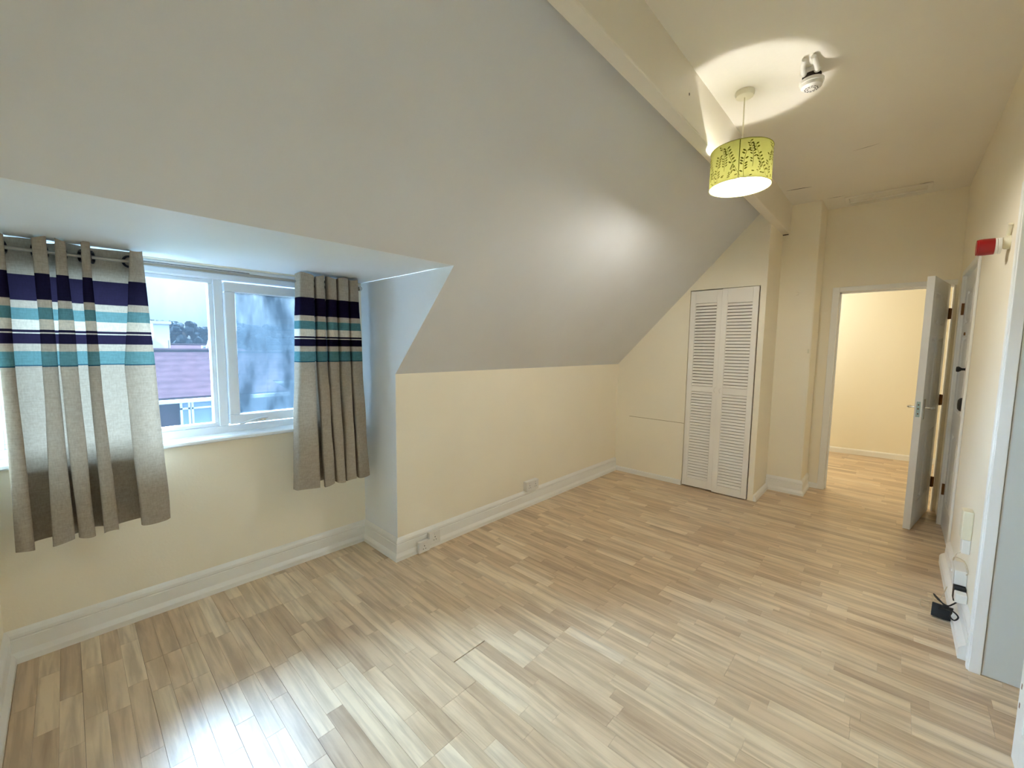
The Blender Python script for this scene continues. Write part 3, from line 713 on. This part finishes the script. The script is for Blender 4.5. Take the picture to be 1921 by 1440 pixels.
# bulb
rb = 0.030
area_b = 4*PI*rb*rb
EM_B = emis('bulb_glow', (1.0, 0.955, 0.88), BULB_POWER/(PI*area_b))
m = MB(); m.lathe([(0.0, -0.036), (0.012, -0.034), (0.022, -0.027), (0.029, -0.014), (0.030, 0.0), (0.0285, 0.011)], (LX, LY, 2.325), 'z', 24); bb_ = m.build('bulb', EM_B, P)
m = MB(); m.lathe([(0.0287, 0.0112), (0.0287, 0.013), (0.024, 0.026), (0.017, 0.042), (0.013, 0.050), (0.0, 0.051)], (LX, LY, 2.325), 'z', 24); m.build('bulb_baffle', M_PLAST, bb_)  # unseen opaque collar, added to hold bulb light off the ceiling

# ------------------------------------------------------------ smoke detector
DX, DY = -0.405, 2.585
SD = empty('smoke_detector', (DX, DY, zC), 'round white smoke detector with conduit stubs, on the ceiling beside the lamp', 'smoke detector')
m = MB(); m.lathe([(0.0, -0.090), (0.010, -0.091), (0.034, -0.088), (0.044, -0.080), (0.046, -0.066), (0.051, -0.064), (0.051, -0.050), (0.0, -0.050)], (DX, DY, zC), 'z', 40); dt = m.build('detector_body', M_PLAST, SD)
m = MB(); m.lathe([(0.0, -0.050), (0.040, -0.050), (0.040, -0.030), (0.0, -0.030)], (DX, DY-0.01, zC), 'z', 24); m.build('base_plate', M_DARK, SD)
m = MB(); m.box((DX-0.030, DY-0.04, zC-0.031), (DX+0.030, DY+0.03, zC-0.0005)); m.build('junction_box', M_PLAST, SD, bevel=0.004)
for sx_ in (-0.026, 0.024):
    m = MB(); m.tube(smoothpts([(DX+sx_*0.7+0.004, DY-0.135, zC-0.012), (DX+sx_, DY-0.09, zC-0.018), (DX+sx_*1.1, DY-0.055, zC-0.026), (DX+sx_*1.15, DY-0.040, zC-0.036)], 4), 0.0105, 12); m.torus((DX+sx_*1.12, DY-0.048, zC-0.031), 'y', 0.0115, 0.003, 16, 6); m.build('conduit', M_PLAST, SD)
for k in range(12):
    a = 2*PI*k/12
    for r0, r1 in ((0.014, 0.019), (0.024, 0.029)):
        pts = [];
        m = MB() if (k == 0 and r0 == 0.014) else m
        if k == 0 and r0 == 0.014: vents = m
        vs = []
        for rr_, aa in ((r0, a+.07), (r1, a+.07), (r1, a+.42), (r0, a+.42)): vs.append((DX+rr_*math.cos(aa), DY+rr_*math.sin(aa), zC-0.0905 if rr_ < 0.02 else zC-0.0898))
        vents.add(vs, [(0, 1, 2, 3)])
vents.build('vents', M_DARK, dt)

# ------------------------------------------------------------ fire alarm sounder on the right wall
AX, AY, AZ = 0.0, 3.0, 1.912
FA = empty('alarm_sounder', (xR, AY, AZ), 'red cylindrical fire alarm sounder with white base, high on the right wall', 'fire alarm')
m = MB(); m.lathe([(0.0, 0.240), (0.030, 0.241), (0.037, 0.246), (0.038, 0.262), (0.037, 0.297)], (0, AY, AZ), 'x', 32); m.lathe([(0.0355, 0.2405), (0.0355, 0.296)], (0, AY, AZ), 'x', 32); m.build('sounder_body', M_RED, FA)
m = MB(); m.lathe([(0.0, 0.297), (0.036, 0.297), (0.037, 0.302), (0.034, 0.304), (0.034, 0.307), (0.037, 0.309), (0.036, 0.318), (0.0, 0.318)], (0, AY, AZ), 'x', 32); m.build('sounder_base', M_PLAST, FA)
m = MB(); m.lathe([(0.0, 0.318), (0.022, 0.318), (0.030, 0.328), (0.032, xR-0.0005), (0.0, xR-0.0005)], (0, AY, AZ+0.012), 'x', 24); m.tube([(xR-0.010, AY, AZ+0.035), (xR-0.010, AY-0.05, AZ+0.085)], 0.008, 10); m.build('back_box', M_PLASTC, FA)

# ------------------------------------------------------------ wall sockets on the knee wall
def socket(name, y0, y1, z0, z1, x0, x1, label, double=True):
    root = empty(name, (x0, (y0+y1)/2, z0), label, 'socket', 'white surface sockets on the knee wall skirting')
    m = MB(); m.box((x0, y0, z0), (x1-0.007, y1, z1)); bx = m.build('back_box', M_PLAST, root, bevel=0.003)
    m = MB(); m.box((x1-0.0065, y0-0.001, z0-0.001), (x1, y1+0.001, z1+0.001)); fp = m.build('face_plate', M_PLAST, root, bevel=0.002)
    n = 2 if double else 1
    for k in range(n):
        yc = y0+(y1-y0)*(k+.5)/n; zc = (z0+z1)/2-0.006
        m = MB()
        m.box((x1, yc-0.0025, zc+0.008), (x1+0.0004, yc+0.0025, zc+0.016)); m.box((x1, yc-0.013, zc-0.010), (x1+0.0004, yc-0.006, zc-0.006)); m.box((x1, yc+0.006, zc-0.010), (x1+0.0004, yc+0.013, zc-0.006))
        m.build('socket_holes', M_DARK, fp)
        m = MB(); m.box((x1, yc-0.006, z1-0.022), (x1+0.003, yc+0.006, z1-0.010)); m.build('switch', M_PLAST, fp)
    return root
socket('wall_socket', 2.672, 2.832, 0.150, 0.234, xK+0.001, -2.287, 'white double socket raised above the skirting halfway along the knee wall')
socket('wall_socket', 1.548, 1.634, 0.010, 0.084, xK+0.030, -2.272, 'lower white single socket on the skirting nearest the dormer corner', False)
socket('wall_socket', 1.642, 1.734, 0.032, 0.118, xK+0.017, -2.284, 'white single socket just right of the lower socket by the dormer corner', False)

# ------------------------------------------------------------ trunking, socket, adaptor and cables by the right wall
tr_ = empty('trunking', (xR, 3.14, 0.40), 'short white cable trunking box on the right wall above the socket', 'trunking')
m = MB(); m.box((0.306, 3.10, 0.450), (xR-0.0005, 3.18, 0.600)); m.build('trunking_cover', M_PLASTC, tr_, bevel=0.004)
m = MB(); m.box((0.314, 3.105, 0.375), (xR-0.0005, 3.175, 0.449)); m.build('lower_box', M_PLAST, tr_, bevel=0.003)
so = empty('wall_socket', (xR, 3.16, 0.20), 'white double socket low on the right wall with a black plug in it', 'socket')
m = MB(); m.box((0.297, 3.09, 0.208), (xR-0.0005, 3.235, 0.285)); m.build('back_box', M_PLAST, so, bevel=0.004)
m = MB(); m.box((0.292, 3.088, 0.206), (0.297, 3.237, 0.287)); fp = m.build('face_plate', M_PLAST, so, bevel=0.002)
m = MB(); m.box((0.288, 3.125, 0.262), (0.292, 3.137, 0.274)); m.build('switch', M_PLAST, fp)
m = MB(); m.box((0.300, 3.06, 0.130), (0.343, 3.120, 0.205)); m.lathe([(0, -0.01), (0.006, -0.01), (0.006, 0)], (0.315, 3.06, 0.15), 'y', 8)
ad = m.build('plug_adaptor', M_BLACK, None, bevel=0.005, label='black plug adaptor hanging under the low white socket', cat='plug')
wp = MB(); wp.box((0.300, 3.00, 0.150), (0.343, 3.052, 0.196)); wp.build('plug', M_PLAST, None, bevel=0.004, label='small white plug beside the black adaptor near the skirting', cat='plug')
BM = Matrix.Translation((0.272, 3.09, 0.0)) @ Matrix.Rotation(-0.12, 4, 'Z') @ Matrix.Rotation(-0.30, 4, 'X')
m = MB(BM); m.box((-0.042, -0.016, 0.005), (0.036, 0.016, 0.072)); m.box((-0.036, -0.018, 0.011), (0.030, -0.016, 0.066))
m.build('power_brick', M_BLACK, None, bevel=0.003, label='black power brick leaning on the floor against the right skirting', cat='power adaptor')
m = MB(); m.tube(smoothpts([(0.318, 3.06, 0.135), (0.300, 3.04, 0.120), (0.280, 3.03, 0.108), (0.250, 3.06, 0.112), (0.235, 3.12, 0.112), (0.262, 3.08, 0.098), (0.282, 3.03, 0.090), (0.302, 3.00, 0.098), (0.318, 2.99, 0.082), (0.305, 2.985, 0.062), (0.290, 3.00, 0.070), (0.296, 3.02, 0.086), (0.275, 3.05, 0.080), (0.262, 3.08, 0.062), (0.254, 3.10, 0.046)], 6), 0.0035, 8)
m.ball((0.276, 3.04, 0.094), 0.013, 10, (1.2, 1, .8)); m.build('power_cable', M_BLACK, None, label='looped black cable between the adaptor and the power brick', cat='cable')
m = MB(); m.tube(smoothpts([(0.296, 3.30, 0.10), (0.280, 3.32, 0.02), (0.262, 3.33, 0.004), (0.245, 3.36, 0.004), (0.250, 3.28, 0.004), (0.225, 3.25, 0.004), (0.196, 3.25, 0.004), (0.192, 3.17, 0.004), (0.214, 3.16, 0.004)], 6), 0.0024, 6)
m.build('phone_cable', M_CABLE, None, label='thin pale cable curling on the floor behind the power brick', cat='cable')
m = MB(); m.tube(smoothpts([(0.330, 3.16, 0.375), (0.322, 3.22, 0.34), (0.318, 3.30, 0.30), (0.305, 3.26, 0.27), (0.30, 3.16, 0.33), (0.325, 3.06, 0.35), (0.338, 3.03, 0.31), (0.335, 3.05, 0.288)], 6), 0.002, 6)
m.build('phone_cable', M_CABLE, None, label='thin pale cable looping on the wall between trunking and low socket', cat='cable')

# ------------------------------------------------------------ ceiling hatch edge and cracks
m = MB(); za = zC-0.012; ring2 = [(-0.452, 4.872, 0.118, 4.900), (-0.452, 5.050, 0.118, 5.085), (-0.452, 4.900, -0.420, 5.050), (0.085, 4.900, 0.118, 5.050)]
for a, b, c, d in ring2: m.box((a, b, za), (c, d, zC+0.001))
struct('trim_2', m, M_CEIL, bevel=0.003, label='raised rectangular ceiling panel edge above the hall door')
def crack(pts, wd, mt, z=zC):
    m = MB()
    for i in range(len(pts)-1):
        a = Vector(pts[i]+(0,)); b = Vector(pts[i+1]+(0,)); d = (b-a).normalized(); n_ = Vector((-d.y, d.x, 0))
        wa = wd*(0.15 if i == 0 else 1); wb = wd*(0.15 if i == len(pts)-2 else 1)
        m.add([tuple(a+n_*wa)[:2]+(z-0.0008,), tuple(a-n_*wa)[:2]+(z-0.0008,), tuple(b-n_*wb)[:2]+(z-0.0008,), tuple(b+n_*wb)[:2]+(z-0.0008,)], [(0, 1, 2, 3)])
    m.build('crack', mt, CE)
crack([(-0.808, 4.343), (-0.75, 4.350), (-0.69, 4.357), (-0.628, 4.372)], 0.006, M_DARK)
crack([(-0.325, 3.785), (-0.25, 3.775), (-0.181, 3.762)], 0.0025, M_CRACK)
crack([(-0.571, 4.80), (-0.50, 4.803), (-0.44, 4.806)], 0.004, M_CRACK)
crack([(0.02, 4.868), (0.07, 4.868), (0.118, 4.868)], 0.004, M_CRACK)
m = MB(); m.ball((-0.8365, 2.15, 2.655), 0.006, 8, (.3, 1, 1.4)); m.build('nail_hole', M_DARK, bpy.data.objects['trim_1'])
m = MB(); m.box((-0.905, yP-0.02, 2.5195), (-0.85, yP-0.002, 2.5235)); m.build('crack', M_DARK, bpy.data.objects['trim_1'])
# small painted-over fixings
m = MB(); m.lathe([(0, -0.010), (0.012, -0.009), (0.015, -0.003), (0.017, 0)], (-0.745, yP, 1.955), 'y', 16); m.build('wall_plug', M_CREAM, None, label='small painted-over round plug high on the pillar face', cat='wall fixing')
m = MB(); m.box((-0.632, yP-0.008, 1.385), (-0.617, yP-0.0003, 1.425)); m.build('wall_bracket', M_PLASTC, None, bevel=0.002, label='tiny cream bracket on the pillar edge at chest height', cat='wall fixing')

# ------------------------------------------------------------ outside: houses, trees, ground
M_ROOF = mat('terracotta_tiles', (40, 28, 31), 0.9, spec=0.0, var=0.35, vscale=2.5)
_n = M_ROOF.node_tree.nodes; _L = M_ROOF.node_tree.links
_g = _n.new('ShaderNodeNewGeometry'); _w = _n.new('ShaderNodeTexWave'); _w.bands_direction = 'Z'; _w.inputs['Scale'].default_value = 1.6; _w.inputs['Distortion'].default_value = 1.2; _w.inputs['Detail'].default_value = 2
_L.new(_g.outputs['Position'], _w.inputs['Vector']); _b = _n.new('ShaderNodeBump'); _b.inputs['Strength'].default_value = 0.5; _b.inputs['Distance'].default_value = 0.03
_L.new(_w.outputs[0], _b.inputs['Height']); _L.new(_b.outputs[0], _n['Principled BSDF'].inputs['Normal'])
M_BRICK = mat('far_brick', (58, 48, 54), 0.85, spec=0.05, var=0.25, vscale=3)
M_WHITE = mat('far_white_paint', (150, 156, 162), 0.6)
M_FGLASS = mat('far_window_glass', (90, 108, 128), 0.15)
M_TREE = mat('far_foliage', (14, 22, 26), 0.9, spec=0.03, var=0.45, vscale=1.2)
M_BARK = mat('far_bark', (80, 66, 54), 0.9)
M_GRASS = mat('far_ground', (50, 60, 46), 0.95, spec=0.03, var=0.3, vscale=0.3)
M_LEAD = mat('far_lead', (76, 84, 96), 0.7)
m = MB(); m.box((-160, -120, -6.2), (-8, 160, -6.0)); struct('ground', m, M_GRASS)
def far_house(name, label, x0, x1, y0, y1, ze, zr, hip=1.6):
    # eaves towards the viewer at x1, ridge along y
    root = empty(name, ((x0+x1)/2, (y0+y1)/2, -6), label, 'house', 'houses across the street')
    m = MB(); m.box((x0+0.2, y0+0.2, -6), (x1-0.4, y1-0.2, ze)); wl = m.build('wall', M_BRICK, root)
    xm = (x0+x1)/2; m = MB()
    m.add([(x1, y0, ze), (x1, y1, ze), (x0, y1, ze), (x0, y0, ze), (xm, y0+hip, zr), (xm, y1-hip, zr), (x1, y0, ze-0.15), (x1, y1, ze-0.15), (x0, y1, ze-0.15), (x0, y0, ze-0.15)],
          [(0, 1, 5, 4), (2, 3, 4, 5), (1, 2, 5), (3, 0, 4), (0, 6, 7, 1), (1, 7, 8, 2), (2, 8, 9, 3), (3, 9, 6, 0), (6, 9, 8, 7)])
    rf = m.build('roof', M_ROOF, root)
    m = MB(); m.tube([(xm, y0+hip, zr+0.03), (xm, y1-hip, zr+0.03)], 0.10, 8); m.build('ridge', M_ROOF, rf)
    m = MB(); m.box((x1-0.05, y0, ze-0.22), (x1+0.08, y1, ze-0.08)); m.build('gutter', M_WHITE, root)
    return root, wl
# main house seen through the left pane
h1, w1 = far_house('house', 'terracotta roofed house with a white framed bay window, seen through the left pane', -27.5, -19.5, 0.6, 6.6, -0.62, 1.03)
bw = empty('bay_window', (-19.2, 3.55, -2.0), parent=h1)
m = MB()
bx = -19.45
for ya in (2.78, 3.02, 3.12, 3.74, 4.20): m.box((bx-0.08, ya, -2.1), (bx, ya+0.07, -0.72))
for za_ in (-2.1, -1.10, -0.78): m.box((bx-0.08, 2.78, za_), (bx, 4.27, za_+0.07))
m.build('bay_frame', M_WHITE, bw)
m = MB(); m.box((bx-0.40, 2.80, -2.1), (bx-0.05, 4.25, -0.75)); m.build('bay_glass', M_FGLASS, bw)
m = MB()
for k in range(7):
    t0 = -.9+1.8*k/7
m.lathe([(0.0, 0.30), (0.45, 0.27), (0.95, 0.16), (1.30, -0.02), (1.38, -0.12)], (-18.6, 3.3, -1.98), 'z', 28); m.build('porch_roof', M_LEAD, h1)
m = MB(); m.tube([(-23.5, 3.1, 1.0), (-23.5, 3.1, 1.5)], 0.02, 6); m.build('vent_pipe', M_BARK, h1)
# neighbours
h2, w2 = far_house('house', 'pale gabled house with a white chimney, left of the terracotta house', -44, -33, -2.8, 4.4, 0.2, 1.15)
m = MB(); m.box((-34.8, 3.75, 0.0), (-33.9, 4.55, 2.55)); m.box((-34.9, 3.65, 2.55), (-33.8, 4.65, 2.72)); m.build('chimney', M_WHITE, h2)
m = MB(); m.prism([(3.6, 0.5), (4.7, 0.5), (3.6, 1.7)], 0, -33.2, -33.0); m.build('gable_board', M_WHITE, h2)
h3, w3 = far_house('house', 'low roofed house behind the terracotta house, small white skylight', -58, -44, 4.8, 13.0, 0.35, 1.15)
m = MB(); m.box((-45.2, 8.2, 0.5), (-45.0, 8.9, 1.15)); sk = m.build('skylight', M_WHITE, h3)
m = MB(); m.box((-44.99, 8.3, 0.6), (-44.97, 8.8, 1.05)); m.build('pane', M_FGLASS, sk)
m = MB(); m.tube([(-27.8, 5.15, 0.6), (-27.8, 5.5, 1.95)], 0.05, 6); m.box((-27.9, 4.8, 0.50), (-27.7, 5.6, 0.62)); m.box((-27.85, 5.1, -6), (-27.75, 5.2, 0.5))
m.build('gable_trim', M_WHITE, None, label='white gable edge poking above the roofs beside the window mullion', cat='gable')
h4, w4 = far_house('house', 'terracotta roofed house seen through the fogged right pane', -35, -28.2, 5.2, 15.0, -0.85, 0.80, 0.02)
h5, w5 = far_house('house', 'terracotta roofed house furthest right behind the fogged pane', -31, -21, 15.4, 23.0, -0.5, 1.4, 0.02)
# trees
def far_tree(x, y, zt, r, label, seed):
    random.seed(seed)
    root = empty('tree', (x, y, -6), label, 'tree', 'trees along the skyline')
    m = MB(); m.tube([(x, y, -6), (x+0.2, y, zt-r)], [0.4, 0.25], 8); m.build('trunk', M_BARK, root)
    m = MB()
    for i in range(80):
        a = random.uniform(0, 2*PI); q = random.random()**.5; hh = random.uniform(-1, .78)
        rr = r*q*math.sqrt(max(0.05, 1-hh*hh*0.75)); c = (x+rr*math.cos(a)*.9, y+rr*math.sin(a), zt-r*1.7+hh*r*1.5)
        b = r*random.uniform(.17, .30); n = 10; base = len(m.v)
        m.ball(c, b, n)
        for k in range(base, len(m.v)):
            p = m.v[k]; d = noise.noise(p*1.6)*0.35+noise.noise(p*5.0)*0.5; m.v[k] = Vector(c)+(p-Vector(c))*(1+d)
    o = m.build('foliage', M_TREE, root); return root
lab = ['broad tree on the skyline above the pale gabled house', 'rounded tree on the skyline above the terracotta ridge', 'taller tree on the skyline left of the window mullion', 'tree on the skyline just right of the mullion, behind fogged glass',
       'tree on the skyline in the middle of the fogged pane', 'tallest tree at right of the fogged pane, beside the gathered curtain', 'low tree between the roofs at left of the clear pane', 'tree on the skyline hidden mostly by the striped left curtain', 'tree on the skyline furthest right behind the gathered curtain',
       'further tree filling the skyline right of the white chimney', 'further tree filling the skyline beside the window mullion', 'further tree dimly seen at left of the fogged pane', 'further tree dimly seen at centre of the fogged pane', 'further tree dimly seen at right of the fogged pane']
for i, (x, y, zt, r) in enumerate([(-62, 5.9, 4.7, 1.6), (-66, 10.2, 4.6, 1.9), (-62, 14.0, 4.9, 1.75), (-66, 18.6, 4.7, 1.95), (-62, 22.2, 4.9, 1.85), (-66, 27.6, 6.4, 2.2), (-30.6, 3.3, 0.95, 1.3), (-66, 2.0, 4.7, 1.8), (-62, 31.0, 6.6, 2.1), (-73, 9.0, 5.0, 1.8), (-73, 13.4, 4.9, 1.8), (-73, 17.9, 5.2, 1.85), (-72, 22.6, 5.0, 2.2), (-72, 27.4, 6.0, 2.3)]):
    far_tree(x, y, zt, r, lab[i], 40+i)
